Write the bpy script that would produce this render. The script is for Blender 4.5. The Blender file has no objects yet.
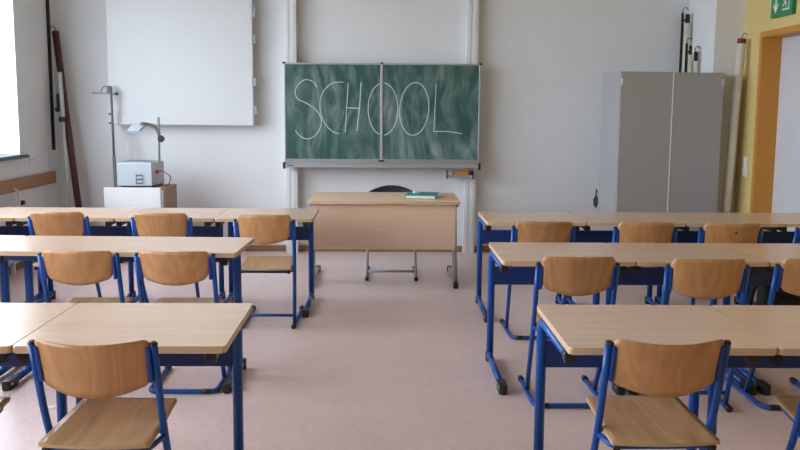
import bpy, bmesh, math, random
from mathutils import Vector, Matrix
random.seed(7)
C = bpy.context.scene.collection
PI = math.pi

# ------------------------------------------------------------------ materials
def new_mat(name):
    m = bpy.data.materials.new(name); m.use_nodes = True
    nt = m.node_tree; b = nt.nodes['Principled BSDF']
    return m, nt, b
def plain(name, col, rough=.5, metal=0, spec=.5, bump=0, bscale=200, var=.0, vscale=4):
    m, nt, b = new_mat(name)
    b.inputs['Roughness'].default_value = rough; b.inputs['Metallic'].default_value = metal
    b.inputs['Specular IOR Level'].default_value = spec
    b.inputs['Base Color'].default_value = (*col, 1)
    tc = nt.nodes.new('ShaderNodeTexCoord')
    if var:
        n = nt.nodes.new('ShaderNodeTexNoise'); n.inputs['Scale'].default_value = vscale; n.inputs['Detail'].default_value = 5
        nt.links.new(tc.outputs['Object'], n.inputs['Vector'])
        r = nt.nodes.new('ShaderNodeValToRGB')
        r.color_ramp.elements[0].position = .3; r.color_ramp.elements[1].position = .7
        r.color_ramp.elements[0].color = (*[c*(1-var) for c in col], 1); r.color_ramp.elements[1].color = (*[min(1, c*(1+var)) for c in col], 1)
        nt.links.new(n.outputs['Fac'], r.inputs['Fac']); nt.links.new(r.outputs['Color'], b.inputs['Base Color'])
    if bump:
        n2 = nt.nodes.new('ShaderNodeTexNoise'); n2.inputs['Scale'].default_value = bscale; n2.inputs['Detail'].default_value = 3
        nt.links.new(tc.outputs['Object'], n2.inputs['Vector'])
        bp = nt.nodes.new('ShaderNodeBump'); bp.inputs['Strength'].default_value = bump; bp.inputs['Distance'].default_value = .002
        nt.links.new(n2.outputs['Fac'], bp.inputs['Height']); nt.links.new(bp.outputs['Normal'], b.inputs['Normal'])
    return m
def wood(name, dark, light, grain='x', scale=1.0, rough=.4, stretch=14, contrast=.5, rings=False, spec=.5):
    """streaky wood; the grain runs along the given axis; every object gets its own cut of the plank"""
    m, nt, b = new_mat(name)
    tc = nt.nodes.new('ShaderNodeTexCoord'); mp = nt.nodes.new('ShaderNodeMapping'); oi = nt.nodes.new('ShaderNodeObjectInfo')
    s = {'x': (1, stretch, stretch), 'y': (stretch, 1, stretch), 'z': (stretch, stretch, 1)}[grain]
    mp.inputs['Scale'].default_value = tuple(scale*v for v in s)
    nt.links.new(tc.outputs['Object'], mp.inputs['Vector'])
    ml = nt.nodes.new('ShaderNodeMath'); ml.operation = 'MULTIPLY'; ml.inputs[1].default_value = 37
    nt.links.new(oi.outputs['Random'], ml.inputs[0])
    cb = nt.nodes.new('ShaderNodeCombineXYZ')
    for k in range(3): nt.links.new(ml.outputs[0], cb.inputs[k])
    nt.links.new(cb.outputs[0], mp.inputs['Location'])
    n = nt.nodes.new('ShaderNodeTexNoise'); n.inputs['Scale'].default_value = 1.6; n.inputs['Detail'].default_value = 7; n.inputs['Roughness'].default_value = .62; n.inputs['Distortion'].default_value = .25
    nt.links.new(mp.outputs[0], n.inputs['Vector'])
    fac = n.outputs['Fac']
    if rings:
        mp2 = nt.nodes.new('ShaderNodeMapping')
        s2 = {'x': (1.1, 7, 7), 'y': (7, 1.1, 7), 'z': (7, 7, 1.1)}[grain]
        mp2.inputs['Scale'].default_value = s2
        nt.links.new(tc.outputs['Object'], mp2.inputs['Vector']); nt.links.new(cb.outputs[0], mp2.inputs['Location'])
        n3 = nt.nodes.new('ShaderNodeTexNoise'); n3.inputs['Scale'].default_value = .8; n3.inputs['Detail'].default_value = 1.5
        nt.links.new(mp2.outputs[0], n3.inputs['Vector'])
        m3 = nt.nodes.new('ShaderNodeMath'); m3.operation = 'MULTIPLY'; m3.inputs[1].default_value = 60
        nt.links.new(n3.outputs['Fac'], m3.inputs[0])
        sn = nt.nodes.new('ShaderNodeMath'); sn.operation = 'SINE'; nt.links.new(m3.outputs[0], sn.inputs[0])
        mm = nt.nodes.new('ShaderNodeMath'); mm.operation = 'MULTIPLY_ADD'; mm.inputs[1].default_value = .09
        nt.links.new(sn.outputs[0], mm.inputs[0]); nt.links.new(fac, mm.inputs[2]); fac = mm.outputs[0]
    r = nt.nodes.new('ShaderNodeValToRGB')
    r.color_ramp.elements[0].position = .5-contrast/2; r.color_ramp.elements[1].position = .5+contrast/2
    r.color_ramp.elements[0].color = (*dark, 1); r.color_ramp.elements[1].color = (*light, 1)
    nt.links.new(fac, r.inputs['Fac'])
    hs = nt.nodes.new('ShaderNodeHueSaturation'); mr = nt.nodes.new('ShaderNodeMapRange')
    mr.inputs['To Min'].default_value = .92; mr.inputs['To Max'].default_value = 1.08
    nt.links.new(oi.outputs['Random'], mr.inputs['Value']); nt.links.new(mr.outputs[0], hs.inputs['Value'])
    nt.links.new(r.outputs['Color'], hs.inputs['Color']); nt.links.new(hs.outputs[0], b.inputs['Base Color'])
    b.inputs['Roughness'].default_value = rough; b.inputs['Specular IOR Level'].default_value = spec
    return m

M = {}
M['wall'] = plain('off_white_wall_paint', (.755, .76, .765), .85, bump=.25, bscale=60, var=.03, vscale=1.3)
M['rear'] = plain('ochre_rear_wall_paint', (.42, .33, .20), .8)
M['yellow'] = plain('yellow_wall_paint', (.70, .54, .22), .8, bump=.25, bscale=60, var=.03, vscale=1.3)
M['ceiling'] = plain('ceiling_white', (.66, .65, .63), .9)
M['laminate'] = wood('beech_laminate', (.61, .41, .285), (.72, .51, .37), 'x', 1.0, .25, 26, .55, spec=.8)
M['edge'] = wood('beech_edge_band', (.50, .32, .16), (.66, .46, .26), 'x', 1.0, .45, 30, .6)
M['desk_wood'] = wood('teacher_desk_beech', (.66, .45, .30), (.78, .56, .40), 'x', 1.2, .45, 20, .6)
M['ply'] = wood('chair_plywood', (.40, .185, .068), (.56, .29, .115), 'z', 1.0, .38, 14, .5, True)
M['seatply'] = wood('seat_plywood', (.40, .225, .10), (.60, .36, .175), 'y', 1.0, .3, 14, .5, True)
M['plyedge'] = plain('plywood_edge', (.50, .33, .17), .5)
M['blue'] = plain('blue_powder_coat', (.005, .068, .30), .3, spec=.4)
M['blue_shaded'] = plain('shade_darkened_blue_coat', (.004, .028, .15), .42)  # frame blue darkened: shade under the desktops is put into this colour
M['black'] = plain('black_plastic', (.012, .012, .013), .4)
M['bracket'] = plain('dark_blue_plastic', (.006, .04, .24), .45)
M['silver'] = plain('silver_aluminium', (.5, .51, .53), .38, metal=.7)
M['greymetal'] = plain('grey_lacquered_steel', (.33, .34, .35), .4, metal=.4)
M['darkmetal'] = plain('dark_grey_steel', (.16, .17, .18), .45, metal=.3)
M['lightmetal'] = plain('pale_satin_metal', (.62, .64, .66), .4, metal=.2)
M['steel'] = plain('bolt_steel', (.6, .62, .65), .25, metal=1)
M['white'] = plain('white_lacquer', (.80, .81, .82), .35)
M['board_white'] = plain('white_projection_surface', (.68, .69, .70), .5)
M['column'] = plain('white_board_column', (.74, .75, .76), .4)
M['cabinet'] = plain('light_grey_cabinet_lacquer', (.35, .35, .35), .42, bump=.1, bscale=40)
M['cabinet_side'] = M['cabinet']
M['ohp'] = plain('pale_blue_grey_casing', (.47, .52, .56), .45)
M['ohp_dark'] = plain('dark_grey_casing', (.12, .13, .14), .5)
M['brownroll'] = plain('dark_red_brown_roll', (.075, .022, .016), .5, var=.25, vscale=9)
M['paper'] = plain('cream_rolled_paper', (.74, .69, .60), .7)
M['red'] = plain('red_plastic', (.22, .02, .02), .5)
M['redcable'] = plain('red_cable', (.6, .02, .05), .5)
M['cart'] = wood('cart_brown_board', (.22, .12, .07), (.34, .21, .13), 'z', 1, .55, 10, .6)
M['rail'] = wood('varnished_wall_rail', (.30, .13, .055), (.44, .22, .10), 'y', 1, .45, 16, .6)
M['baseboard'] = wood('brown_skirting', (.24, .125, .05), (.34, .19, .09), 'x', 1, .5, 16, .6)
M['orange'] = plain('ochre_orange_door_frame', (.56, .235, .03), .4)
M['door'] = plain('pale_grey_door_leaf', (.60, .61, .63), .5, var=.03, vscale=5)
M['sill'] = plain('dark_slate_sill', (.06, .075, .09), .35)
M['sponge'] = plain('orange_sponge', (.6, .22, .03), .9, bump=.6, bscale=150)
M['teal'] = plain('teal_book_cover', (.03, .27, .27), .4)
M['pages'] = plain('book_pages', (.8, .8, .76), .8)
M['chalk'] = plain('white_chalk', (.62, .66, .64), .95)
M['signgreen'] = plain('exit_sign_green', (.0, .22, .07), .35)
M['signwhite'] = plain('exit_sign_white', (.8, .85, .82), .5)
M['bag'] = plain('black_bag_fabric', (.008, .008, .010), .8, bump=.5, bscale=90)
M['radiator'] = plain('radiator_enamel', (.75, .74, .70), .4)
M['stain'] = plain('dark_wall_damage', (.10, .085, .075), .9)
M['ground'] = plain('outdoor_ground', (.25, .26, .22), .9)

def floor_mat():
    m, nt, b = new_mat('rose_beige_linoleum')
    tc = nt.nodes.new('ShaderNodeTexCoord')
    n = nt.nodes.new('ShaderNodeTexNoise'); n.inputs['Scale'].default_value = 38; n.inputs['Detail'].default_value = 6; n.inputs['Roughness'].default_value = .7; n.inputs['Distortion'].default_value = .8
    n2 = nt.nodes.new('ShaderNodeTexNoise'); n2.inputs['Scale'].default_value = 2.2; n2.inputs['Detail'].default_value = 5
    for k in (n, n2): nt.links.new(tc.outputs['Object'], k.inputs['Vector'])
    r = nt.nodes.new('ShaderNodeValToRGB'); e = r.color_ramp.elements
    e[0].position = .34; e[1].position = .66
    e[0].color = (.69, .50, .46, 1); e[1].color = (.80, .62, .585, 1)
    nt.links.new(n.outputs['Fac'], r.inputs['Fac'])
    r2 = nt.nodes.new('ShaderNodeValToRGB'); r2.color_ramp.elements[0].position = .35; r2.color_ramp.elements[1].position = .7
    r2.color_ramp.elements[0].color = (.93, .93, .93, 1); r2.color_ramp.elements[1].color = (1.03, 1.03, 1.03, 1)
    nt.links.new(n2.outputs['Fac'], r2.inputs['Fac'])
    mx = nt.nodes.new('ShaderNodeMix'); mx.data_type = 'RGBA'; mx.blend_type = 'MULTIPLY'; mx.inputs['Factor'].default_value = 1
    nt.links.new(r.outputs[0], mx.inputs['A']); nt.links.new(r2.outputs[0], mx.inputs['B'])
    # small dirt specks
    v = nt.nodes.new('ShaderNodeTexVoronoi'); v.inputs['Scale'].default_value = 2.6; v.inputs['Randomness'].default_value = 1
    nt.links.new(tc.outputs['Object'], v.inputs['Vector'])
    lt = nt.nodes.new('ShaderNodeMath'); lt.operation = 'LESS_THAN'; lt.inputs[1].default_value = .022
    nt.links.new(v.outputs['Distance'], lt.inputs[0])
    f = nt.nodes.new('ShaderNodeMath'); f.operation = 'MULTIPLY'; f.inputs[1].default_value = .5; nt.links.new(lt.outputs[0], f.inputs[0])
    mx2 = nt.nodes.new('ShaderNodeMix'); mx2.data_type = 'RGBA'; mx2.inputs['B'].default_value = (.12, .07, .05, 1)
    nt.links.new(f.outputs[0], mx2.inputs['Factor']); nt.links.new(mx.outputs['Result'], mx2.inputs['A'])
    nt.links.new(mx2.outputs['Result'], b.inputs['Base Color'])
    b.inputs['Roughness'].default_value = .34
    b.inputs['Specular IOR Level'].default_value = .5
    return m
M['floor'] = floor_mat()

def slate_mat():
    m, nt, b = new_mat('green_slate_with_chalk_smears')
    tc = nt.nodes.new('ShaderNodeTexCoord')
    # broad wiping strokes: noise stretched along the vertical, warped so that it swirls
    w = nt.nodes.new('ShaderNodeTexNoise'); w.inputs['Scale'].default_value = 1.7; w.inputs['Detail'].default_value = 2
    nt.links.new(tc.outputs['Object'], w.inputs['Vector'])
    sc = nt.nodes.new('ShaderNodeVectorMath'); sc.operation = 'SCALE'; sc.inputs['Scale'].default_value = .38
    nt.links.new(w.outputs['Color'], sc.inputs[0])
    ad = nt.nodes.new('ShaderNodeVectorMath'); ad.operation = 'ADD'
    nt.links.new(tc.outputs['Object'], ad.inputs[0]); nt.links.new(sc.outputs[0], ad.inputs[1])
    mp = nt.nodes.new('ShaderNodeMapping'); mp.inputs['Scale'].default_value = (6, 1, 1.2); mp.inputs['Rotation'].default_value = (0, .22, 0)
    nt.links.new(ad.outputs[0], mp.inputs['Vector'])
    n = nt.nodes.new('ShaderNodeTexNoise'); n.inputs['Scale'].default_value = 2.0; n.inputs['Detail'].default_value = 4; n.inputs['Roughness'].default_value = .6
    nt.links.new(mp.outputs[0], n.inputs['Vector'])
    r = nt.nodes.new('ShaderNodeValToRGB'); r.color_ramp.elements[0].position = .40; r.color_ramp.elements[1].position = .74
    r.color_ramp.elements[0].color = (0, 0, 0, 1); r.color_ramp.elements[1].color = (.85, .85, .85, 1)
    nt.links.new(n.outputs['Fac'], r.inputs['Fac'])
    n2 = nt.nodes.new('ShaderNodeTexNoise'); n2.inputs['Scale'].default_value = 2.4; n2.inputs['Detail'].default_value = 3
    nt.links.new(tc.outputs['Object'], n2.inputs['Vector'])
    mu = nt.nodes.new('ShaderNodeMath'); mu.operation = 'MULTIPLY'
    r2 = nt.nodes.new('ShaderNodeMapRange'); r2.inputs['From Min'].default_value = .3; r2.inputs['From Max'].default_value = .7
    nt.links.new(n2.outputs['Fac'], r2.inputs['Value'])
    nt.links.new(r.outputs[0], mu.inputs[0]); nt.links.new(r2.outputs[0], mu.inputs[1])
    a2 = nt.nodes.new('ShaderNodeMath'); a2.operation = 'ADD'; a2.inputs[1].default_value = .025
    nt.links.new(mu.outputs[0], a2.inputs[0])
    mx = nt.nodes.new('ShaderNodeMix'); mx.data_type = 'RGBA'
    mx.inputs['A'].default_value = (.020, .085, .066, 1); mx.inputs['B'].default_value = (.42, .50, .50, 1)
    nt.links.new(a2.outputs[0], mx.inputs['Factor']); nt.links.new(mx.outputs['Result'], b.inputs['Base Color'])
    b.inputs['Roughness'].default_value = .55; b.inputs['Specular IOR Level'].default_value = .35
    return m
M['slate'] = slate_mat()

def glass_mat(name, tint=(1, 1, 1), gloss=.06):
    m = bpy.data.materials.new(name); m.use_nodes = True; nt = m.node_tree; nt.nodes.clear()
    o = nt.nodes.new('ShaderNodeOutputMaterial'); t = nt.nodes.new('ShaderNodeBsdfTransparent'); g = nt.nodes.new('ShaderNodeBsdfGlossy')
    t.inputs[0].default_value = (*tint, 1); g.inputs['Roughness'].default_value = .02
    mx = nt.nodes.new('ShaderNodeMixShader'); mx.inputs[0].default_value = gloss
    nt.links.new(t.outputs[0], mx.inputs[1]); nt.links.new(g.outputs[0], mx.inputs[2]); nt.links.new(mx.outputs[0], o.inputs[0])
    return m
M['glass'] = glass_mat('window_glass')
M['film'] = glass_mat('clear_plastic_film', (.75, .78, .8), .25)

# ------------------------------------------------------------------ mesh helpers
class G:
    def __init__(s): s.b = bmesh.new(); s.mi = 0
    def box(s, x0, x1, y0, y1, z0, z1, bev=0, seg=2, mat=0, M4=None):
        r = bmesh.ops.create_cube(s.b, size=1)
        vs = r['verts']
        bmesh.ops.scale(s.b, vec=(x1-x0, y1-y0, z1-z0), verts=vs)
        bmesh.ops.translate(s.b, vec=((x0+x1)/2, (y0+y1)/2, (z0+z1)/2), verts=vs)
        if bev:
            es = list({e for v in vs for e in v.link_edges})
            rr = bmesh.ops.bevel(s.b, geom=es, offset=bev, segments=seg, affect='EDGES', profile=.5)
            vs = list({v for f in rr['faces'] for v in f.verts} | {v for v in vs if v.is_valid})
            allv = set(vs); stack = list(vs)
            while stack:
                v = stack.pop()
                for e in v.link_edges:
                    o = e.other_vert(v)
                    if o not in allv: allv.add(o); stack.append(o)
            vs = list(allv)
        for f in {f for v in vs for f in v.link_faces}: f.material_index = mat
        if M4 is not None: bmesh.ops.transform(s.b, matrix=M4, verts=vs)
        return s
    def slab(s, pts, z0, z1, bev=0, mat=0, side=None, M4=None, seg=2):
        """prism over an outline in x,y; side = material index of the rim"""
        lo = [s.b.verts.new((x, y, z0)) for x, y in pts]; hi = [s.b.verts.new((x, y, z1)) for x, y in pts]
        n = len(pts); fs = []
        t = s.b.faces.new(hi); t.material_index = mat; u = s.b.faces.new(lo[::-1]); u.material_index = mat
        for i in range(n):
            f = s.b.faces.new((lo[i], lo[(i+1) % n], hi[(i+1) % n], hi[i])); f.material_index = mat if side is None else side
            f.smooth = n > 8
        if M4 is not None: 
            bmesh.ops.transform(s.b, matrix=M4, verts=lo+hi)
        if bev:
            es = [e for e in t.edges]+[e for e in u.edges]
            bmesh.ops.bevel(s.b, geom=es, offset=bev, segments=seg, affect='EDGES', profile=.5)
        return s
    def tube(s, pts, r, n=12, caps=True, fillet=0, sq=None, mat=0):
        """round (or, with sq = second radius along the y/z plane, oval) tube along a path"""
        P = [Vector(p) for p in pts]
        if fillet: P = fillet_path(P, fillet)
        rings = []; up = None
        for i, p in enumerate(P):
            if i == 0: t = (P[1]-P[0]).normalized()
            elif i == len(P)-1: t = (P[-1]-P[-2]).normalized()
            else: t = ((P[i+1]-p).normalized()+(p-P[i-1]).normalized()).normalized()
            if up is None:
                a = Vector((1, 0, 0)) if abs(t.x) < .8 else Vector((0, 0, 1))
            else: a = up
            u = (a-t*a.dot(t)).normalized(); up = u; v = t.cross(u)
            r1 = r[i] if isinstance(r, (list, tuple)) else r; r2 = sq if sq else r1
            rings.append([s.b.verts.new(p+u*math.cos(2*PI*k/n)*r1+v*math.sin(2*PI*k/n)*r2) for k in range(n)])
        for A, B in zip(rings, rings[1:]):
            for k in range(n):
                f = s.b.faces.new((A[k], A[(k+1) % n], B[(k+1) % n], B[k])); f.smooth = True; f.material_index = mat
        if caps:
            s.b.faces.new(rings[0][::-1]).material_index = mat; s.b.faces.new(rings[-1]).material_index = mat
        return s
    def cyl(s, a, b, r, n=20, mat=0): return s.tube([a, b], r, n, mat=mat)
    def build(s, name, mats, parent=None, loc=(0, 0, 0), rz=0):
        bmesh.ops.recalc_face_normals(s.b, faces=s.b.faces)
        me = bpy.data.meshes.new(name); s.b.to_mesh(me); s.b.free()
        for m in (mats if isinstance(mats, (list, tuple)) else [mats]): me.materials.append(M[m] if isinstance(m, str) else m)
        o = bpy.data.objects.new(name, me); C.objects.link(o); o.parent = parent; o.location = loc; o.rotation_euler = (0, 0, rz)
        return o
def fillet_path(P, r, seg=6):
    out = [P[0]]
    for i in range(1, len(P)-1):
        a, b, c = P[i-1], P[i], P[i+1]
        d1 = (a-b); d2 = (c-b); l = min(r, d1.length*.48, d2.length*.48)
        p1 = b+d1.normalized()*l; p2 = b+d2.normalized()*l
        for k in range(seg+1):
            t = k/seg; out.append((1-t)**2*p1+2*t*(1-t)*b+t*t*p2)
    out.append(P[-1]); return out
def rrect(x0, x1, y0, y1, r, n=5):
    pts = []
    for cx, cy, a0 in ((x1-r, y1-r, 0), (x0+r, y1-r, PI/2), (x0+r, y0+r, PI), (x1-r, y0+r, 1.5*PI)):
        for k in range(n+1):
            a = a0+PI/2*k/n; pts.append((cx+r*math.cos(a), cy+r*math.sin(a)))
    return pts
def thing(name, label, cat, loc=(0, 0, 0), rz=0, group=None):
    o = bpy.data.objects.new(name, None); C.objects.link(o); o.empty_display_size = .1
    o.location = loc; o.rotation_euler = (0, 0, rz); tag(o, label, cat, group); return o
def tag(o, label, cat, group=None):
    o['label'] = label; o['category'] = cat
    if group: o['group'] = group
    return o
def struct(o, label=None):
    o['kind'] = 'structure'
    if label: o['label'] = label
    return o
def kids(o): return [c for c in bpy.data.objects if c.parent == o]
def copy_tree(o, parent=None):
    c = o.copy(); C.objects.link(c); c.parent = parent
    for ch in kids(o): copy_tree(ch, c)
    return c

# ------------------------------------------------------------------ the room
XL, XR, YB, YN, H = -3.386, 3.372, 9.2, -1.6, 3.25
def wall_grid(name, axis, pos, thick, a0, a1, z0, z1, holes, mat, label):
    """solid wall with rectangular holes; axis 'x' = wall plane at x=pos running along y"""
    g = G(); b = g.b
    As = sorted({a0, a1, *[h[0] for h in holes], *[h[1] for h in holes]}); Zs = sorted({z0, z1, *[h[2] for h in holes], *[h[3] for h in holes]})
    solid = lambda i, j: 0 <= i < len(As)-1 and 0 <= j < len(Zs)-1 and not any(h[0] <= (As[i]+As[i+1])/2 <= h[1] and h[2] <= (Zs[j]+Zs[j+1])/2 <= h[3] for h in holes)
    V = {}
    def v(k, a, z):
        if (k, a, z) not in V:
            q = pos+(thick if k else 0); V[(k, a, z)] = b.verts.new((q, a, z) if axis == 'x' else (a, q, z))
        return V[(k, a, z)]
    for i in range(len(As)-1):
        for j in range(len(Zs)-1):
            if not solid(i, j): continue
            a, c, z, w = As[i], As[i+1], Zs[j], Zs[j+1]
            for k in (0, 1): b.faces.new((v(k, a, z), v(k, c, z), v(k, c, w), v(k, a, w)))
            for (di, dj, p, q) in ((-1, 0, (a, z), (a, w)), (1, 0, (c, z), (c, w)), (0, -1, (a, z), (c, z)), (0, 1, (a, w), (c, w))):
                if not solid(i+di, j+dj): b.faces.new((v(0, *p), v(0, *q), v(1, *q), v(1, *p)))
    return struct(g.build(name, mat), label)
WINS = [(6.45, 8.245), (4.35, 6.15), (2.25, 4.05), (.25, 1.95)]
ZS, ZT = 1.03, 3.05
wall_grid('wall_left', 'x', XL, -.32, YN, YB+.25, 0, H, [(a, b, ZS, ZT) for a, b in WINS], 'wall', 'white painted wall with the windows')
wall_grid('wall_right', 'x', XR, .32, YN, YB+.25, 0, H, [(6.98, 8.045, 0, 2.2)], 'yellow', 'yellow painted wall with the door')
wall_grid('wall_back', 'y', YB, .25, XL, XR, 0, H, [], 'wall', 'white painted wall behind the chalkboard')
wall_grid('wall_front', 'y', YN, -.25, XL-.3, XR+.3, 0, H, [], 'rear', 'ochre painted wall behind the camera')
struct(G().box(XL-.32, XR+.32, YN-.25, YB+.25, -.15, 0).build('floor', 'floor'), 'rose beige marbled linoleum floor')
struct(G().box(XL-.32, XR+.32, YN-.25, YB+.25, H, H+.15).build('ceiling', 'ceiling'), 'white ceiling')
struct(G().box(3.097, XR, 8.44, YB, 0, H).build('wall_pillar', 'wall'), 'square pillar in the corner beside the yellow wall')
g = G().box(XL, 3.097, YB-.016, YB, 0, .065, .003); struct(g.build('baseboard_back', 'baseboard'), 'brown wooden skirting')
g = G().box(XL, XL+.016, YN, YB-.016, 0, .065, .003); struct(g.build('baseboard_left', 'baseboard'), 'brown wooden skirting')
g = G().box(3.097, XR-.016, 8.424, 8.44, 0, .065, .003); g.box(XR-.016, XR, 8.06, 8.424, 0, .065, .003); g.box(XR-.016, XR, YN, 6.96, 0, .065, .003); struct(g.build('baseboard_right', 'baseboard'), 'brown wooden skirting')
tag(G().box(-30, XL-.34, -25, 35, -.4, -.2).build('outdoor_ground', 'ground'), 'ground outside the windows on the left', 'ground')['kind'] = 'structure'

for i, (a, b) in enumerate(WINS):
    w = bpy.data.objects.new('window_%d' % (i+1), None); C.objects.link(w); w.location = (XL-.26, (a+b)/2, ZS); struct(w, 'white framed window, number of panes three')
    w['label'] = 'white framed window in the left wall'
    hw = (b-a)/2; g = G(); hh = ZT-ZS
    g.box(-.03, .03, -hw, hw, 0, .06, .005); g.box(-.03, .03, -hw, hw, hh-.06, hh, .005)
    for y0 in (-hw, -.04, hw-.06): g.box(-.03, .03, y0, y0+(.06 if y0 != -.04 else .08), .06, hh-.06, .005)
    g.build('window_frame', 'white', w)
    G().box(-.004, .004, -hw+.06, -.04, .06, hh-.06).build('pane', 'glass', w); G().box(-.004, .004, .04, hw-.06, .06, hh-.06).build('pane', 'glass', w)
    s = G().box(-.03, .31, -hw-.0, hw, -.001, .0).build('x', 'sill') if False else None
    g = G().box(.03, .262, -hw, hw, .0005, .022, .003); g.box(.262, .32, -hw-.05, hw+.05, -.012, .022, .003); g.build('window_sill', 'sill', w)
    l = bpy.data.lights.new('portal', 'AREA'); l.shape = 'RECTANGLE'; l.size = hw*2; l.size_y = hh; l.cycles.is_portal = True
    lo = bpy.data.objects.new('daylight_portal', l); C.objects.link(lo); lo.location = (XL-.33, (a+b)/2, (ZS+ZT)/2)
    lo.rotation_euler = (0, -PI/2, 0)

# door in the right wall: ochre steel frame with deep reveal, pale leaf
d = bpy.data.objects.new('door_1', None); C.objects.link(d); d.location = (XR, 7.51, 0); struct(d, 'pale grey door in a deep ochre orange frame')
g = G()
for y0, y1 in ((.478, .535), (-.53, -.473)):
    g.box(-.012, .205, y0, y1, 0, 2.2, .003)
g.box(-.012, .205, -.473, .478, 2.145, 2.2, .003)
g.build('door_frame', 'orange', d)
G().box(.165, .20, -.470, .475, .005, 2.142, .002).build('door_leaf', 'door', d)
h = G().tube([(.165, -.40, 1.03), (.11, -.40, 1.03), (.11, -.28, 1.03)], .01, fillet=.02)
h.box(.159, .166, -.42, -.38, .95, 1.1, .002); h.build('door_handle', 'greymetal', d)

# wooden rail with conduit on the left wall
tag(G().box(XL, XL+.022, 3.2, 9.06, .72, .838, .004).build('wall_rail', 'rail'), 'brown wooden board fixed along the left wall below the window', 'rail')
tag(G().box(XL, XL+.03, 9.035, 9.06, 1.055, H-.003, .003).build('black_conduit', 'black'), 'black vertical strip high up in the left corner', 'conduit')
s = thing('wall_socket', 'small white socket on the left wall under the window sill', 'socket', (XL, 8.49, .985))
G().box(0, .012, -.04, .04, -.04, .04, .004).build('cover_plate', 'white', s); G().cyl((.012, 0, 0), (.014, 0, 0), .012).build('knob', 'greymetal', s)

# radiator under the far window
rd = thing('radiator', 'white radiator under the far left window', 'radiator', (XL, 7.42, .12))
g = G()
for k in range(12):
    y = -.46+k*.085; g.box(.045, .1, y-.034, y+.034, 0, .5, .012)
g.box(.05, .095, -.49, .52, .02, .05, .005); g.box(.05, .095, -.49, .52, .44, .475, .005)
g.build('radiator_panel', 'radiator', rd)
for y in (-.38, .38): G().box(.055, .09, y-.012, y+.012, -.12, .02).build('foot', 'radiator', rd)
for y in (-.4, .4): G().box(.001, .05, y-.015, y+.015, .3, .34).build('bracket', 'radiator', rd)
G().tube([(.072, .50, .46), (.072, .58, .46), (.072, .58, .60), (.02, .58, .64)], .012, fillet=.03).build('pipe', 'radiator', rd)
G().cyl((.072, .60, .50), (.072, .67, .50), .022).build('valve_knob', 'black', rd)

# light switches on the right wall
s = thing('light_switch', 'white double light switch plate beside the orange door frame', 'light switch', (XR, 8.22, .98))
G().box(-.012, 0, -.04, .04, -.095, .095, .004).build('switch_plate', 'white', s)
for z in (-.045, .045): G().box(-.018, -.012, -.028, .028, z-.03, z+.03, .002).build('rocker', 'white', s)

# exit sign
s = thing('exit_sign', 'green emergency exit sign with arrow and running figure above door', 'sign', (XR, 7.59, 2.292))
G().box(-.035, 0, -.205, .205, 0, .225, .003).build('sign_panel', 'signgreen', s)
g = G(); FX = -.0352
def sp(pts, t=.0012):   # flat white shape on the sign; u = towards the right of the sign (-y), v up
    g.slab([(u, v) for u, v in pts], 0, t, M4=Matrix.Translation((FX, 0, 0)) @ Matrix(((0, 0, -1, 0), (-1, 0, 0, 0), (0, 1, 0, 0), (0, 0, 0, 1))))
sp([(-.118, .21), (-.096, .21), (-.096, .085), (-.060, .12), (-.060, .095), (-.107, .035), (-.154, .095), (-.154, .12), (-.118, .085)])
sp([(.02, .045), (.15, .045), (.15, .2), (.135, .2), (.135, .06), (.02, .06)])
sp([(.055+.016*math.cos(a*PI/6), .178+.016*math.sin(a*PI/6)) for a in range(12)])
sp([(.045, .155), (.085, .16), (.11, .135), (.10, .125), (.082, .143), (.078, .12), (.10, .10), (.09, .07), (.078, .073), (.084, .096), (.062, .108), (.05, .085), (.02, .078), (.018, .09), (.042, .096), (.058, .125), (.058, .145), (.035, .125), (.025, .132)])
g.build('pictogram', 'signwhite', s)

# scuffed plaster on back wall
g = G()
pts = [(2.185, .50), (2.215, .47), (2.235, .52), (2.23, .58), (2.215, .62), (2.225, .66), (2.205, .68), (2.2, .60), (2.18, .56)]
g.slab(pts, 0, .002, M4=Matrix.Translation((0, YB, 0)) @ Matrix(((1, 0, 0, 0), (0, 0, -1, 0), (0, 1, 0, 0), (0, 0, 0, 1))))
struct(g.build('trim_1', 'stain'), 'dark damaged patch of plaster beside the cabinet')

# ------------------------------------------------------------------ chalkboard with its columns
X0, X1, Z0, Z1, YF = -1.025, .947, .905, 1.945, 8.99
for x, nm in ((-.967, 'left'), (.868, 'right')):
    c = thing('board_column', 'white vertical column carrying the %s end of the chalkboard' % nm, 'column', (x, 9.13, 0), 0, 'chalkboard columns')
    g = G().box(-.06, .06, -.055, .065, 0, 3.1, .004); g.build('post', 'column', c)
    g = G()
    for dx in (-.045, .01): g.box(dx, dx+.03, -.060, -.0552, .02, 3.08, .001)
    g.build('guide_rail', 'column', c)
    G().box(-.07, .07, -.065, .065, 0, .02, .003).build('base_plate', 'greymetal', c) if False else None
cb = thing('chalkboard', 'green chalkboard with the word SCHOOL written across it', 'chalkboard', (0, YF, 0))
xm = -.045
for a, b, nm in ((X0+.012, xm-.012, 'left'), (xm+.012, X1-.012, 'right')):
    bo = G().box(a, b, 0, .03, Z0+.075, Z1-.015).build('board_surface', 'slate', cb)
g = G()
g.box(X0, X1, -.006, .036, Z1-.016, Z1, .002); g.box(X0, X1, -.006, .036, Z0+.06, Z0+.078, .002)
for a, b in ((X0, X0+.013), (X1-.013, X1), (xm-.013, xm+.013)): g.box(a, b, -.007, .036, Z0+.06, Z1, .002)
g.build('board_frame', 'silver', cb)
g = G().box(X0, X1, -.07, .03, Z0-.005, Z0+.01, .002); g.box(X0, X1, -.076, -.064, Z0-.005, Z0+.035, .003); g.box(X0, X1, .0, .03, Z0+.01, Z0+.062, .002)
g.build('chalk_ledge', 'silver', cb)
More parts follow.
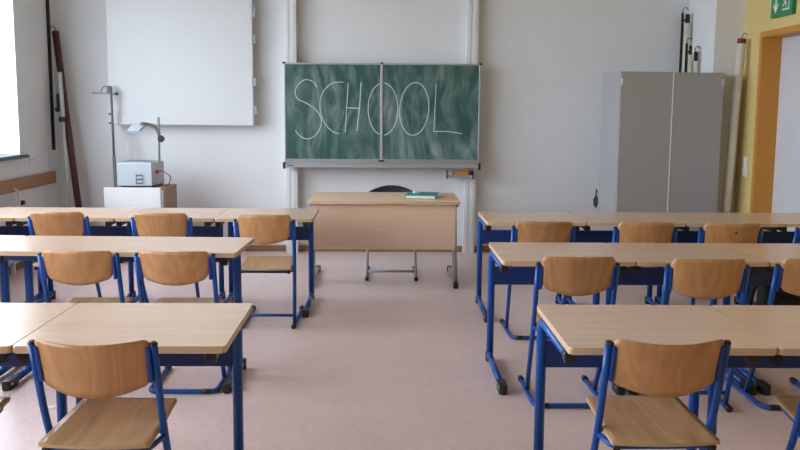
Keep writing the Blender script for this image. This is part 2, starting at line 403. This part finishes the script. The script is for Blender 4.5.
for x, z in ((X0, Z1), (X1, Z1), (xm, Z1)):
    G().box(x-.014, x+.014, -.010, .02, z-.012, z+.008, .003).build('corner_cap', 'black', cb)
for x in (X0, X1): G().box(x-.012, x+.012, -.08, .03, Z0-.02, Z0+.045, .004).build('ledge_cap', 'black', cb)
G().box(xm-.03, xm+.03, -.012, -.006, Z0+.055, Z0+.07, .002).build('lock', 'black', cb)
G().box(X0+.035, X0+.10, -.0775, -.076, Z0+.01, Z0+.022).build('maker_plate', 'ohp_dark', cb)
# chalk writing, pixel-free: letters as polylines in board coordinates (x, z)
def bz(u, v):   # u,v measured on a 739x450 sheet of the board
    return (X0+(u-45)/(676-45)*(X1-X0), Z1-(v-75)/(410-75)*(Z1-Z0)*1.0)
def smooth(pts, n=8, closed=False):
    P = [Vector((*p, 0)) for p in pts]; out = []
    N = len(P)
    for i in range(N if closed else N-1):
        p0 = P[(i-1) % N] if closed or i > 0 else P[0]; p1 = P[i]; p2 = P[(i+1) % N]; p3 = P[(i+2) % N] if closed or i+2 < N else P[-1]
        for k in range(n):
            t = k/n; out.append(.5*((2*p1)+(-p0+p2)*t+(2*p0-5*p1+4*p2-p3)*t*t+(-p0+3*p1-3*p2+p3)*t**3))
    out.append(P[0] if closed else P[-1]); return [(p.x, p.y) for p in out]
ell = lambda cx, cy, rx, ry, a=0: [(cx+rx*math.cos(t*PI/10)+a*math.sin(t*PI/10), cy+ry*math.sin(t*PI/10)) for t in range(20)]
letters = [
    smooth([(150, 153), (135, 134), (110, 130), (88, 148), (80, 172), (90, 192), (115, 204), (145, 224), (163, 253), (160, 285), (140, 312), (115, 320), (92, 308), (80, 292)]),
    smooth([(235, 137), (205, 138), (180, 155), (163, 185), (160, 220), (168, 255), (185, 282), (205, 298), (222, 302)]),
    [(251, 140), (247, 200), (241, 298)], [(292, 137), (288, 210), (279, 293)], [(245, 218), (285, 220)],
    smooth(ell(363, 222, 48, 84), 4, True), smooth(ell(464, 221, 47, 85, -4), 4, True),
    [(534, 140), (531, 220), (528, 294)], smooth([(528, 294), (570, 293), (620, 300)])]
def stroke(g, pts, w=.0042):
    Q = [Vector((*bz(*p), 0)) for p in pts]
    for a, b in zip(Q, Q[1:]):
        t = (b-a).normalized(); n = Vector((-t.y, t.x, 0))*w/1.0*random.uniform(.8, 1.15)
        a2 = a-t*.001; b2 = b+t*.001
        vs = [g.b.verts.new((q.x, yy, q.y)) for yy in (-.0015, -.0002) for q in (a2+n, b2+n, b2-n, a2-n)]
        for f in ((0, 1, 2, 3), (7, 6, 5, 4), (0, 4, 5, 1), (1, 5, 6, 2), (2, 6, 7, 3), (3, 7, 4, 0)): g.b.faces.new([vs[k] for k in f])
for group in ((0,), (1,), (2, 3, 4), (6,), (7, 8)):      # S C H O L; the first O is cut in two by the middle rail
    g = G()
    for k in group: stroke(g, letters[k])
    g.build('chalk_letter', 'chalk', cb)
for side in (-1, 1):
    n = len(letters[5]); on = [side*(bz(*p)[0]-xm) > .017 for p in letters[5]]
    st0 = next(i for i in range(n) if on[i] and not on[i-1]); run = []
    for i in range(n):
        if not on[(st0+i) % n]: break
        run.append(letters[5][(st0+i) % n])
    g = G(); stroke(g, run); g.build('chalk_letter', 'chalk', cb)
for x, w in ((-.62, .09), (-.44, .12), (-.27, .05)):
    tag(G().tube([(x, 8.955, Z0+.0205), (x+w*.6, 8.951, Z0+.0205)], .006, 8).build('chalk_stick', 'chalk'), {-.62: 'leftmost of the three white chalk bits on the board ledge', -.44: 'middle of the three white chalk bits on the board ledge', -.27: 'rightmost of the three white chalk bits on the board ledge'}[x], 'chalk', 'chalk bits on the board ledge')
# sponge tray on the right column
t = thing('sponge_tray', 'small metal tray with black ends below the chalkboard', 'tray', (.755, 9.0, .80))
G().box(-.125, .125, -.07, .07, 0, .012, .002).box(-.125, .125, -.07, -.062, .012, .03, .002).box(-.03, .12, .07, .074, -.01, .06, .001).build('tray_body', 'silver', t)
for x in (-.133, .125): G().box(x, x+.008, -.075, .07, -.012, .075, .002).build('tray_end', 'black', t)
tag(G().box(.685, .845, 8.955, 9.04, .8125, .868, .008).build('sponge', 'sponge'), 'orange board sponge lying in the small tray', 'sponge')

# ------------------------------------------------------------------ white projection board
w = thing('projection_board', 'large white board on the wall left of the chalkboard', 'whiteboard', (0, 9.08, 0))
G().box(-2.80, -1.345, -.03, .0, 1.312, 2.82, .006).build('board_panel', 'board_white', w)
G().box(-2.7, -1.5, 0, .119, 2.0, 2.08, .003).build('wall_bracket', 'column', w)
G().box(-2.7, -1.5, 0, .119, 1.5, 1.58, .003).build('wall_bracket', 'column', w)
for z in (2.44, 2.18, 1.75, 1.47): G().box(-1.345, -1.312, -.024, .004, z-.045, z+.045, .003).build('hinge', 'greymetal', w)

# ------------------------------------------------------------------ teacher's desk, chair, book
td = thing('teacher_desk', 'wide beech teacher desk with solid front panel below the chalkboard', 'desk', (-.013, 7.17, 0))
G().slab(rrect(-.625, .625, 0, .76, .012), .721, .747, .003, 0, 1).build('tabletop', ['desk_wood', 'edge'], td)
G().box(-.592, .592, .05, .068, .337, .712, .002).build('front_panel', 'desk_wood', td)
for sx in (-1, 1):
    x = .607*sx
    lg = G().box(x-.015, x+.015, .33, .39, .04, .695, .006); lg.box(x-.012, x+.012, .075, .70, .69, .7205, .004)
    lg.tube([(x, .36, .60), (x, .17, .045)], .017)
    lg.box(x-.015, x+.015, .11, .90, .012, .045, .008)
    l = lg.build('leg', 'greymetal', td)
    for y in (.10, .87): G().box(x-.021, x+.021, y-.005, y+.055, 0, .05, .006).build('foot_cap', 'black', l)
G().box(-.585, .585, .12, .15, .62, .68, .002).build('cross_rail', 'greymetal', td)

tc_ = thing('teacher_chair', 'black backed chair with grey frame tucked behind the teacher desk', 'chair', (.055, 8.26, 0), PI)
for sx in (-1, 1):
    x = .215*sx
    l = G().tube([(x*.95, -.03, .70), (x*.97, .03, .62), (x, .1, .44), (x, .62, .025)], .011, fillet=.04).tube([(x, .10, .0135), (x, .66, .0135)], .0125).build('leg', 'greymetal', tc_)
    for y in (.09, .63): G().box(x-.016, x+.016, y-.0, y+.045, 0, .03, .004).build('rubber_foot', 'black', l)
G().cyl((-.215, .50, .055), (.215, .50, .055), .011).build('crossbar', 'greymetal', tc_)
G().tube([(-.2, .12, .435), (-.2, .46, .435), (.2, .46, .435), (.2, .12, .435)], .011, fillet=.05).build('seat_frame', 'greymetal', tc_)
G().slab(rrect(-.21, .21, .07, .49, .06), .447, .47, .008).build('seat', 'black', tc_)
def curved_plate(g, w, zb_side, zb_mid, zt_side, zt_mid, bow, thick, yf, cr=.03, nx=24, nz=8, edge_mat=0, taper=0):
    """bowed back plate; yf(z) = lean; bow > 0 pushes the middle towards -y"""
    rows = []
    for i in range(nx+1):
        s = -1+2*i/nx; x = s*w/2
        e = max(0, abs(s)*w/2-(w/2-cr)); corner = cr-math.sqrt(max(cr*cr-e*e, 0))
        zb = zb_mid+(zb_side-zb_mid)*abs(s)**2+corner*.6; zt = zt_mid+(zt_side-zt_mid)*s*s-corner
        col = []
        for j in range(nz+1):
            z = zb+(zt-zb)*j/nz; y = yf(z)-bow*(1-s*s); xx = x*(1-taper*(1-j/nz))
            col.append((g.b.verts.new((xx, y-thick/2, z)), g.b.verts.new((xx, y+thick/2, z))))
        rows.append(col)
    for i in range(nx):
        for j in range(nz):
            a, b, c, d = rows[i][j], rows[i+1][j], rows[i+1][j+1], rows[i][j+1]
            for k in (0, 1):
                f = g.b.faces.new((a[k], b[k], c[k], d[k])); f.smooth = True
    rim = [(rows[i][0], rows[i+1][0]) for i in range(nx)]+[(rows[i][nz], rows[i+1][nz]) for i in range(nx)]
    rim += [(rows[0][j], rows[0][j+1]) for j in range(nz)]+[(rows[nx][j], rows[nx][j+1]) for j in range(nz)]
    for a, b in rim:
        f = g.b.faces.new((a[0], a[1], b[1], b[0])); f.material_index = edge_mat
    return g
curved_plate(G(), .46, .64, .58, .712, .777, .04, .02, lambda z: -.01+(.78-z)*.2, .02).build('backrest', 'black', tc_)

bk = thing('book', 'teal covered book lying on the teacher desk', 'book', (.315, 7.50, .7475), R0 := math.radians(-9))
G().box(-.128, .128, -.165, .165, .0005, .004, .001).box(-.128, .128, -.165, .165, .026, .030, .001).box(-.128, -.124, -.165, .165, .004, .026).build('cover', 'teal', bk)
G().box(-.124, .122, -.160, .160, .004, .026).build('pages', 'pages', bk)
g = G().slab(rrect(-.028, .028, -.018, .018, .008), 0, .018, .006)
tag(g.build('chalk_eraser', 'white', None, (.265, 7.56, .7780), .3), 'small white lump lying on the teal book', 'eraser')

# ------------------------------------------------------------------ grey cabinet
cab = thing('cabinet', 'tall light grey metal cabinet with two doors in the back right', 'cabinet', (2.12, 8.05, 0), math.radians(6))
CW, CD, CH = .985, .47, 1.842
G().box(0, CW, .02, CD, .03, CH, .003).box(.02, CW-.02, .04, CD-.02, 0, .03).build('body', 'cabinet', cab)
mid = CW/2+.006
for a, b in ((.004, mid-.002), (mid+.002, CW-.004)):
    dr = G().box(a, b, 0, .0198, .045, CH-.006, .002).build('door', 'cabinet', cab)
    if a > .1: G().cyl((a+.05, .0, 1.17), (a+.05, -.006, 1.17), .012).build('lock', 'greymetal', dr)
G().box(mid-.006, mid+.004, -.004, .0, .05, CH-.01, .001).build('door_edge_strip', 'white', cab)
for x in (.002, CW-.018):
    for z in (CH-.12, .1): G().box(x, x+.016, -.006, .0, z, z+.06, .001).build('hinge', 'white', cab)

# ------------------------------------------------------------------ overhead projector on its cart
ct = thing('projector_cart', 'brown wooden cart with a white side panel carrying the overhead projector', 'cart', (-2.30, 8.62, 0))
g = G().box(-.30, .205, -.22, .24, .71, .732, .002).box(-.30, .205, -.22, .24, .10, .122, .002).box(-.30, -.28, -.22, .24, .122, .71).box(.185, .205, -.22, .24, .122, .71).box(-.28, .185, -.22, .24, .42, .438)
g.build('cart_body', 'cart', ct)
G().box(-.368, .168, -.252, -.232, .36, .735, .004).build('side_panel', 'white', ct)
for y in (-.231,): G().box(-.2, .1, -.232, -.221, .5, .56).build('panel_bracket', 'greymetal', ct)
for x in (-.25, .155):
    for y in (-.17, .19): G().cyl((x-.015, y, .045), (x+.015, y, .045), .045).box(x-.02, x+.02, y-.02, y+.02, .085, .1).build('castor', 'black', ct)
op = thing('overhead_projector', 'pale grey overhead projector standing on the brown cart', 'projector', (-2.36, 8.60, .7325))
g = G().slab([(-.185, -.19), (.135, -.19), (.168, .16), (-.185, .16)], .012, .238, .012); g.build('housing', 'ohp', op)
G().box(-.15, .12, -.15, .13, .2375, .244, .002).build('glass_stage', 'film', op)
g = G().box(-.012, .052, -.197, -.19, .035, .125, .001); g.build('vent', 'ohp_dark', op)
G().box(-.002, .052, -.201, -.197, .048, .068, .001).box(-.002, .052, -.201, -.197, .088, .106, .001).build('vent_louvre', 'ohp', op)
G().box(-.16, -.12, -.15, .12, 0, .0125).box(.12, .16, -.15, .12, 0, .0125).build('foot', 'black', op)
G().cyl((.145, .08, .2), (.150, .08, .665), .011).build('column', 'greymetal', op)
G().cyl((.178, .055, .455), (.178, .03, .455), .032, 16).box(.148, .178, .055, .10, .42, .49, .003).build('focus_knob', 'black', op)
G().tube([(.155, .07, .50), (.125, .05, .575), (.03, -.02, .605), (.0, -.04, .60)], .018, sq=.012, fillet=.04).build('arm', 'greymetal', op)
g = G().slab([(-.10, -.14), (.02, -.14), (.045, .02), (-.08, .02)], 0, .025, .004, M4=Matrix.Translation((0, 0, .575)) @ Matrix.Rotation(.42, 4, 'X')); g.build('projection_head', 'ohp', op)
G().tube([(.16, -.045, .145), (.20, -.06, .155), (.26, -.06, .12), (.285, -.04, .085), (.26, -.02, .035), (.25, -.0, .008), (.21, .02, .006)], .005, 8, fillet=.04).build('power_cable', 'redcable', op)
G().box(.145, .165, -.065, -.03, .125, .16, .003).build('plug', 'redcable', op)

# ------------------------------------------------------------------ map stands and rolled maps
def hookpath(x, y, z, s=.035, d=1):
    return [(x, y, z), (x, y, z+s*.8), (x+d*s*.3, y, z+s*1.6), (x+d*s*1.0, y, z+s*1.7), (x+d*s*1.5, y, z+s*1.1)]
st = thing('map_stand', 'thin grey map stand with crossbar standing left of the projector', 'stand', (-2.735, 8.96, 0))
g = G().cyl((.01, 0, .05), (-.005, 0, 1.00), .016).cyl((-.005, 0, 1.0), (-.012, 0, 1.69), .012); g.build('pole', 'darkmetal', st)
G().cyl((-.20, 0, 1.628), (.05, 0, 1.620), .008, 10).build('crossbar', 'greymetal', st)
G().cyl((.035, 0, 1.621), (.055, 0, 1.62), .014).build('end_cap', 'black', st)
G().box(-.05, -.012, -.016, .016, 1.63, 1.70, .004).build('clamp', 'ohp_dark', st)
G().tube([(-.04, 0, 1.685), (-.08, 0, 1.70), (-.10, 0, 1.67), (-.115, 0, 1.64)], .005, 8, fillet=.02).build('hook', 'ohp_dark', st)
for z in (1.42, 1.33): G().box(-.042, -.004, -.015, .015, z-.01, z+.012, .003).build('collar', 'ohp_dark', st)
for a in (.5, 2.6, 4.7): G().tube([(0, 0, .28), (.19*math.cos(a), .19*math.sin(a), .012)], .009).build('leg', 'greymetal', st)

ls = thing('telescopic_pole', 'silver telescopic pole with black clamp leaning in the left corner', 'pole', (-3.195, 8.93, 0))
g = G().cyl((0, 0, 0.002), (-.035, .02, 1.40), .013).cyl((-.035, .02, 1.36), (-.055, .03, 1.83), .021); g.build('pole', 'lightmetal', ls)
G().box(-.07, -.012, -.005, .05, 1.34, 1.39, .004).build('collar', 'black', ls)
G().box(-.092, -.066, .008, .05, 1.47, 1.62, .004).box(-.105, -.058, -.0, .05, 1.44, 1.48, .004).build('clamp', 'black', ls)

def leaning(name, label, base, top, r, mat, cap, capm, hook=True, d=1, cat='rolled map', group=None):
    o = thing(name, label, cat, base, 0, group)
    T = Vector(top)-Vector(base); u = T.normalized()
    G().cyl((0, 0, 0) if False else tuple(u*r*.3), tuple(T-u*cap), r, 18).build('roll', mat, o)
    if cap: G().cyl(tuple(T-u*cap), tuple(T), r*1.04, 18).build('end_cap', capm, o)
    if hook: G().tube(hookpath(T.x, T.y, T.z-.005, .032, d), .0045, 8, fillet=.015).build('hook', 'ohp_dark', o)
    return o
leaning('rolled_map', 'long dark red brown rolled map leaning in the left corner', (-3.06, 8.92, .02), (-3.325, 9.10, 2.24), .033, 'brownroll', .05, 'brownroll', True, -1)
leaning('rolled_map', 'long cream rolled map with red end leaning beside the pillar', (3.205, 8.26, .02), (3.292, 8.28, 2.16), .038, 'paper', .045, 'red', True, 1)
# three maps behind the cabinet, each with its dark wooden rod
for (x, zt, r, rodz, lab) in ((3.045, 2.37, .038, 2.475, 'tallest cream rolled map with black rod standing behind the cabinet'),
                              (3.040+.035, 2.04, .025, 2.15, 'thin short cream rolled map with black rod standing behind the cabinet'),
                              (3.04, 1, .02, 1, None)):
    if not lab: continue
    y = 9.08 if r > .03 else 8.80
    if r < .03: x = 2.995
    o = thing('rolled_map', lab, 'rolled map', (x, y, 0), 0)
    G().cyl((0, 0, .004), (0, 0, zt), r, 18).build('roll', 'paper', o)
    G().cyl((0, 0, zt), (0, 0, zt+.09), r*.62, 14).build('end_cap', 'black', o)
    dx = -r-.014
    G().cyl((dx, 0, .004), (dx, 0, rodz), .013, 10).build('rod', 'black', o)
    G().tube(hookpath(dx, 0, rodz-.005, .035, 1), .005, 8, fillet=.015).build('hook', 'ohp_dark', o)
    G().box(dx-.01, .01, -.008, .008, zt+.02, zt+.04).build('strap', 'black', o)
o = thing('rolled_map', 'short cream rolled map with black top nearest the pillar behind the cabinet', 'rolled map', (3.052, 8.80, 0))
G().cyl((0, 0, .004), (0, 0, 1.98), .030, 18).build('roll', 'paper', o)
G().cyl((0, 0, 1.98), (0, 0, 2.07), .022, 14).build('end_cap', 'black', o)
G().tube(hookpath(-.012, 0, 2.065, .035, 1), .005, 8, fillet=.015).build('hook', 'ohp_dark', o)

# ------------------------------------------------------------------ pupils' tables
def make_table(single=True):
    W, D, ht = (.70, .65, .715) if single else (1.30, .545, .76)
    t = thing('student_desk', '', 'desk')
    G().slab(rrect(.0015, W-.0015, 0, D, .014), ht-.025, ht, .004, 0, 1).build('tabletop', ['laminate', 'edge'], t)
    ins = .036 if single else .085
    yp = D-.055 if single else .40
    r = .0205 if single else .023
    za = ht-.025-r-.001
    yn = .045
    y_near, y_far = (-.02, D+.0) if single else (.05, .53)
    for sx in (0, 1):
        x = (.016 if sx == 0 else W-.060) if single else (.057 if sx == 0 else W-.075)
        l = G().tube([(x, yn+.045, za), (x, yp, za), (x, yp, .052)], r, 16, fillet=.07)
        l.tube([(x, y_near+.11, .030), (x, y_far-.04, .034)], .018, 14, sq=.020)
        l.tube([(x, yp, .12), (x, yp, .045), (x, yp-.10, .034)], .018, 14, fillet=.06)
        lo = l.build('leg', 'blue', t)
        G().slab(rrect(x-.0215, x+.0215, y_near, y_near+.125, .010), 0, .052, .008).build('foot_cap', 'black', lo)
        G().slab(rrect(x-.021, x+.021, y_far-.05, y_far, .01), 0, .058, .008).build('foot_cap', 'black', lo)
        G().cyl((x-.0225, y_near+.035, .032), (x+.0225, y_near+.035, .032), .008, 10).build('bolt', 'steel', lo)
        G().box(x-.020, x+.020, yn, yn+.05, za-.018, za+.0185, .006).box(x-.016, x+.016, yn+.01, yn+.04, za-.028, za-.017, .004).build('end_cap', 'black', lo)
    x0, x1 = (.016+r*.7, W-.060-r*.7) if single else (.057+r*.7, W-.075-r*.7)
    if single:
        G().box(x0, x1, yp-.014, yp+.014, .472, .578, .006).build('cross_panel', 'blue_shaded', t)
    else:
        G().box(x0, x1, yp-.012, yp+.012, za-.02, za+.018, .004).build('cross_rail', 'blue_shaded', t)
        G().box(x0, x1, .06, .08, za-.012, za+.022, .003).build('cross_rail', 'blue_shaded', t)
    return t
proto1 = make_table(True); proto2 = make_table(False); used = set()
def put_table(kind, x, y, a, label):
    p = proto1 if kind == 1 else proto2
    o = p if kind not in used else copy_tree(p); used.add(kind)
    o.location = (x, y, 0); o.rotation_euler = (0, 0, math.radians(a)); o['label'] = label; o['group'] = 'pupil desks with pale beech tops'
def row(x0, y0, a, ks, labels):
    ca, sa = math.cos(math.radians(a)), math.sin(math.radians(a))
    for k, lab in zip(ks, labels): put_table(1, x0+.701*k*ca, y0+.701*k*sa, a, lab)
row(-2.615, 6.209, .75, (-1, 0, 1, 2), ('single desk at the far left wall end of the back left row', 'single desk with the leftmost chair of the back left row',
    'single desk in the back left row, before the projector cart', 'single desk at the aisle end of the back left row'))
put_table(2, -2.06, 4.49, -1.6, 'wide double desk at the aisle end of the middle left row')
put_table(2, -2.06-1.302*math.cos(math.radians(-1.2)), 4.49+.03, -1.2, 'double desk cut by the left photo edge in the middle left row')
row(-1.224, 2.833, .5, (-1, 0), ('desk cut by the left photo edge in the front left row', 'large desk at the aisle end of the front left row'))
row(.708, 6.098, -.1, (0, 1, 2, 3), ('single desk at the aisle end of the back right row', 'second desk from the aisle in the back right row',
    'third desk from the aisle in the back right row', 'desk at the wall end of the back right row'))
last = [o for o in C.objects if o.get('label') == 'desk at the wall end of the back right row'][0]; last.scale.x = .78
row(.610, 4.509, .1, (0, 1, 2), ('single desk at the aisle end of the middle right row', 'second desk from the aisle in the middle right row', 'desk cut by the right photo edge in the middle right row'))
row(.609, 2.833, -.1, (0, 1), ('large desk at the aisle end of the front right row', 'desk cut by the right photo edge in the front right row'))

# ------------------------------------------------------------------ pupils' chairs
def seat_mesh():
    g = G(); nx, ny = 16, 16; th = .011
    def outline(s, t):     # s across -1..1, t rear 0..1 front
        w = .1785-.012*t; y0, y1 = -.03, .39
        y = y0+(y1-y0)*t; cr = .05 if t > .5 else .012
        dy = min(y-y0, y1-y)
        if dy < cr: w -= cr-math.sqrt(max(cr*cr-(cr-dy)**2, 0))
        z = .438+.026*t-.009*math.cos(s*PI/2)*math.sin(min(1, t*1.15)*PI)-.014*max(0, (t-.86)/.14)**2
        return Vector((s*w, y-.016*(1-s*s)*max(0, 1-t*4), z))
    tt = [0, .008, .02, .04, .08, .14]+[.14+.72*k/8 for k in range(1, 9)]+[.89, .93, .965, .985, 1]
    grid = [[outline(-1+2*i/nx, t) for i in range(nx+1)] for t in tt]
    V = [[(g.b.verts.new(p), g.b.verts.new(p-Vector((0, 0, th)))) for p in r] for r in grid]
    n = len(tt)
    for j in range(n-1):
        for i in range(nx):
            for k in (0, 1):
                f = g.b.faces.new((V[j][i][k], V[j][i+1][k], V[j+1][i+1][k], V[j+1][i][k])); f.smooth = True
    rim = [(V[j][0], V[j+1][0]) for j in range(n-1)]+[(V[j][nx], V[j+1][nx]) for j in range(n-1)]+[(V[0][i], V[0][i+1]) for i in range(nx)]+[(V[-1][i], V[-1][i+1]) for i in range(nx)]
    for a, b in rim: f = g.b.faces.new((a[0], a[1], b[1], b[0])); f.material_index = 1
    return g
HT = .76
def make_chair(kind, rise=.034):
    """kind A: bent floor frame closed behind by a crossbar; kind B: two straight runners; low = backrest flush with the tube tops"""
    t = thing('school_chair', '', 'chair')
    sl = .27 if kind == 'A' else .16
    lean = lambda z: (HT-z)*sl
    seat_mesh().build('seat', ['seatply', 'plyedge'], t)
    if rise == 0: curved_plate(G(), .360, .620, .582, .777, .768, .058, .010, lambda z: lean(z)-.004, .014, edge_mat=1, taper=.04).build('backrest', ['ply', 'plyedge'], t)
    else: curved_plate(G(), .358, .634, .600, HT+rise+.004, HT+rise+.006, .040, .010, lambda z: lean(z)-.012, .026, edge_mat=1, taper=.09).build('backrest', ['ply', 'plyedge'], t)
    yj = lean(.028)+(.115 if kind == 'A' else .02)
    for sx in (-1, 1):
        x = .192*sx
        l = G().tube([(x, 0, HT-.004), (x, lean(.43), .43), (x*.93, yj, .026)], .0126, 14, fillet=.16)
        lo = l.build('leg', 'blue', t)
        G().tube([(x, .0015, HT-.006), (x, -.0005, HT-.001), (x, -.0015, HT+.004)], [.0133, .013, .0085], 12).build('top_cap', 'black', lo)
        m4 = Matrix.Translation((x-sx*.017, lean(.69)-.002, .69)) @ Matrix.Rotation(math.atan(sl), 4, 'X')
        G().box(-.008, .008, -.018, .012, -.064, .064, .005, M4=m4).build('back_bracket', 'bracket', t)
    if kind == 'A':
        G().tube([(-.178, .53, .0145), (-.178, .19, .0145), (-.174, .09, .0145), (.174, .09, .0145), (.178, .19, .0145), (.178, .53, .0145)], .0125, 14, fillet=.07).build('floor_frame', 'blue', t)
        for sx in (-1, 1):
            G().tube([(.178*sx, .505, .017), (.178*sx, .55, .017)], .0165, 12).build('rubber_foot', 'black', t)
            G().tube([(.10*sx, .09, .0145), (.15*sx, .093, .0145)], .0143, 12).build('floor_glide', 'black', t)
    else:
        for sx in (-1, 1):
            rr = G().tube([(.178*sx, .09, .0165), (.178*sx, .65, .0165)], .0125, 14).build('runner', 'blue', t)
            for y in (.075, .625): G().tube([(.178*sx, y, .017), (.178*sx, y+.045, .017)], .0165, 12).build('rubber_foot', 'black', rr)
        G().cyl((-.181, yj-.005, .085), (.181, yj-.005, .085), .0105, 12).build('crossbar', 'blue', t)
    yl = lean(.43)
    G().tube([(-.187, yl+.02, .424), (-.160, yl+.05, .426), (-.148, .345, .434), (.148, .345, .434), (.160, yl+.05, .426), (.187, yl+.02, .424)], .0095, 12, fillet=.05).tube([(-.187, yl, .418), (-.165, .0, .412), (.165, .0, .412), (.187, yl, .418)], .0095, 12, fillet=.03).build('seat_frame', 'blue', t)
    for sx in (-1, 1): G().cyl((.158*sx, -.006, .412), (.158*sx, -.018, .412), .012, 12).build('rubber_stop', 'black', t)
    return t
protos = {}
def put_chair(kind, x, y, a, label):
    if kind not in protos: o = protos[kind] = make_chair(kind[0], {'L': 0, 'M': .016}.get(kind[1:], .034))
    else: o = copy_tree(protos[kind])
    o.location = (x, y, 0); o.rotation_euler = (0, 0, math.radians(a)); o['label'] = label; o['group'] = 'blue framed plywood school chairs'
    return o
chairs = [
    ('AL', -.918, 2.716, -1.5, 'plywood chair with its seat in full view before the front left desk'),
    ('AL', -1.505, 2.72, 0, 'chair of which only a seat corner shows at the left photo edge'),
    ('AL', .908, 2.742, 1.5, 'plywood chair with its seat in full view before the front right desk'),
    ('AL', 1.580, 2.745, -2, 'chair of which only the seat shows in the bottom right corner'),
    ('AM', -1.545, 4.41, 0, 'left of the two chairs at the middle left double desk'),
    ('AM', -1.062, 4.41, 0, 'right of the two chairs at the middle left double desk'),
    ('A', .932, 4.197, 0, 'chair at the aisle end desk of the middle right row'),
    ('B', 1.546, 4.15, 0, 'second chair from the aisle in the middle right row'),
    ('A', 2.086, 4.17, 0, 'chair cut by the right photo edge in the middle right row'),
    ('A', -2.192, 5.90, 0, 'leftmost of the three chairs at the back left row'),
    ('A', -1.495, 5.87, 0, 'middle of the three chairs at the back left row'),
    ('B', -.80, 5.80, 0, 'aisle end chair of the back left row, its seat underside visible'),
    ('A', 1.003, 5.53, 0, 'aisle end chair of the back right row'),
    ('B', 1.645, 5.51, 0, 'second chair from the aisle in the back right row'),
    ('B', 2.178, 5.48, 0, 'chair with a small dark hole in its backrest, back right row'),
    ('A', 2.81, 5.52, 0, 'chair cut by the right photo edge in the back right row'),
]
placed = [put_chair(*c) for c in chairs]
# the dark finger mark in one backrest
hy = (HT-.74)*.16-.012-.040*.99-.005
G().cyl((.012, hy+.001, .74), (.012, hy-.0012, .74), .007, 12).build('screw_hole', 'black', placed[14])

# ------------------------------------------------------------------ odds and ends on the floor
g = G(); pts = [(-.05, -.015), (-.01, -.03), (.055, .0), (.05, .02), (.0, .012), (-.045, .02)]
g.slab(pts, .001, .004)
tag(g.build('paper_scrap', 'pages', None, (-1.66, 4.30, 0), .35), 'small white scrap of paper on the floor at the left', 'paper')
bg = thing('school_bag', 'large black bag standing on the floor between the right desk rows', 'bag', (2.62, 5.325, 0))
G().box(-.30, .30, -.10, .10, .002, .60, .06, 4).box(-.22, .22, -.13, -.08, .06, .36, .025, 3).build('bag_body', 'bag', bg)
G().tube([(.0, -.02, .59), (.06, -.03, .70), (.16, -.03, .72), (.22, -.02, .66), (.26, -.02, .59)], .016, 8, fillet=.06).build('strap', 'bag', bg)
G().tube([(-.27, -.06, .50), (-.36, -.07, .46), (-.40, -.07, .30), (-.36, -.07, .12), (-.27, -.06, .06)], .014, 8, fillet=.08).build('strap', 'bag', bg)
pb = thing('plastic_bag', 'clear plastic bag hanging under the back right desks', 'bag', (2.53, 6.93, 0))
g = G(); bm = g.b
rings = []
for j, (z, r) in enumerate(((.02, .06), (.05, .11), (.2, .12), (.38, .10), (.48, .06), (.56, .035), (.62, .05))):
    rings.append([bm.verts.new((r*math.cos(k*PI/8)*random.uniform(.85, 1.12), r*.6*math.sin(k*PI/8)*random.uniform(.85, 1.1), z)) for k in range(16)])
for A, B in zip(rings, rings[1:]):
    for k in range(16): bm.faces.new((A[k], A[(k+1) % 16], B[(k+1) % 16], B[k])).smooth = True
bm.faces.new(rings[0][::-1])
g.build('film', 'film', pb)
G().box(-.07, .05, -.03, .03, .03, .33, .01).build('content', 'greymetal', pb)

# ------------------------------------------------------------------ daylight
wd = bpy.data.worlds.new('overcast_sky'); bpy.context.scene.world = wd; wd.use_nodes = True
nt = wd.node_tree; bgn = nt.nodes['Background']
tc = nt.nodes.new('ShaderNodeTexCoord'); sx_ = nt.nodes.new('ShaderNodeSeparateXYZ'); nt.links.new(tc.outputs['Generated'], sx_.inputs[0])
rp = nt.nodes.new('ShaderNodeValToRGB'); rp.color_ramp.elements[0].position = .45; rp.color_ramp.elements[1].position = .8
rp.color_ramp.elements[0].color = (.80, .91, 1.05, 1); rp.color_ramp.elements[1].color = (.84, .94, 1.1, 1)
nt.links.new(sx_.outputs['Z'], rp.inputs['Fac']); nt.links.new(rp.outputs[0], bgn.inputs['Color'])
bgn.inputs['Strength'].default_value = 7.0

# ------------------------------------------------------------------ camera (eye height 1.495 m)
cd = bpy.data.cameras.new('camera'); cam = bpy.data.objects.new('camera', cd); C.objects.link(cam)
cd.sensor_width = 36; cd.lens = 883/800*36; cd.clip_start = .05
R = Vector((0.99985245, -0.01564432, 0.00709441)); U = Vector((-0.00498788, 0.13079656, 0.99139668)); F = Vector((0.01643765, 0.99128579, -0.13069923))
cam.matrix_world = Matrix.Translation((0, 0, 1.495)) @ Matrix((( R.x, U.x, -F.x), (R.y, U.y, -F.y), (R.z, U.z, -F.z))).to_4x4()
sc = bpy.context.scene; sc.camera = cam
sc.view_settings.view_transform = 'Standard'; sc.view_settings.look = 'None'; sc.view_settings.gamma = 1; sc.view_settings.use_curve_mapping = False
sc.view_settings.exposure = 0.97
sc.cycles.max_bounces = 10; sc.cycles.diffuse_bounces = 6; sc.cycles.transparent_max_bounces = 12
sc.cycles.sample_clamp_indirect = 8
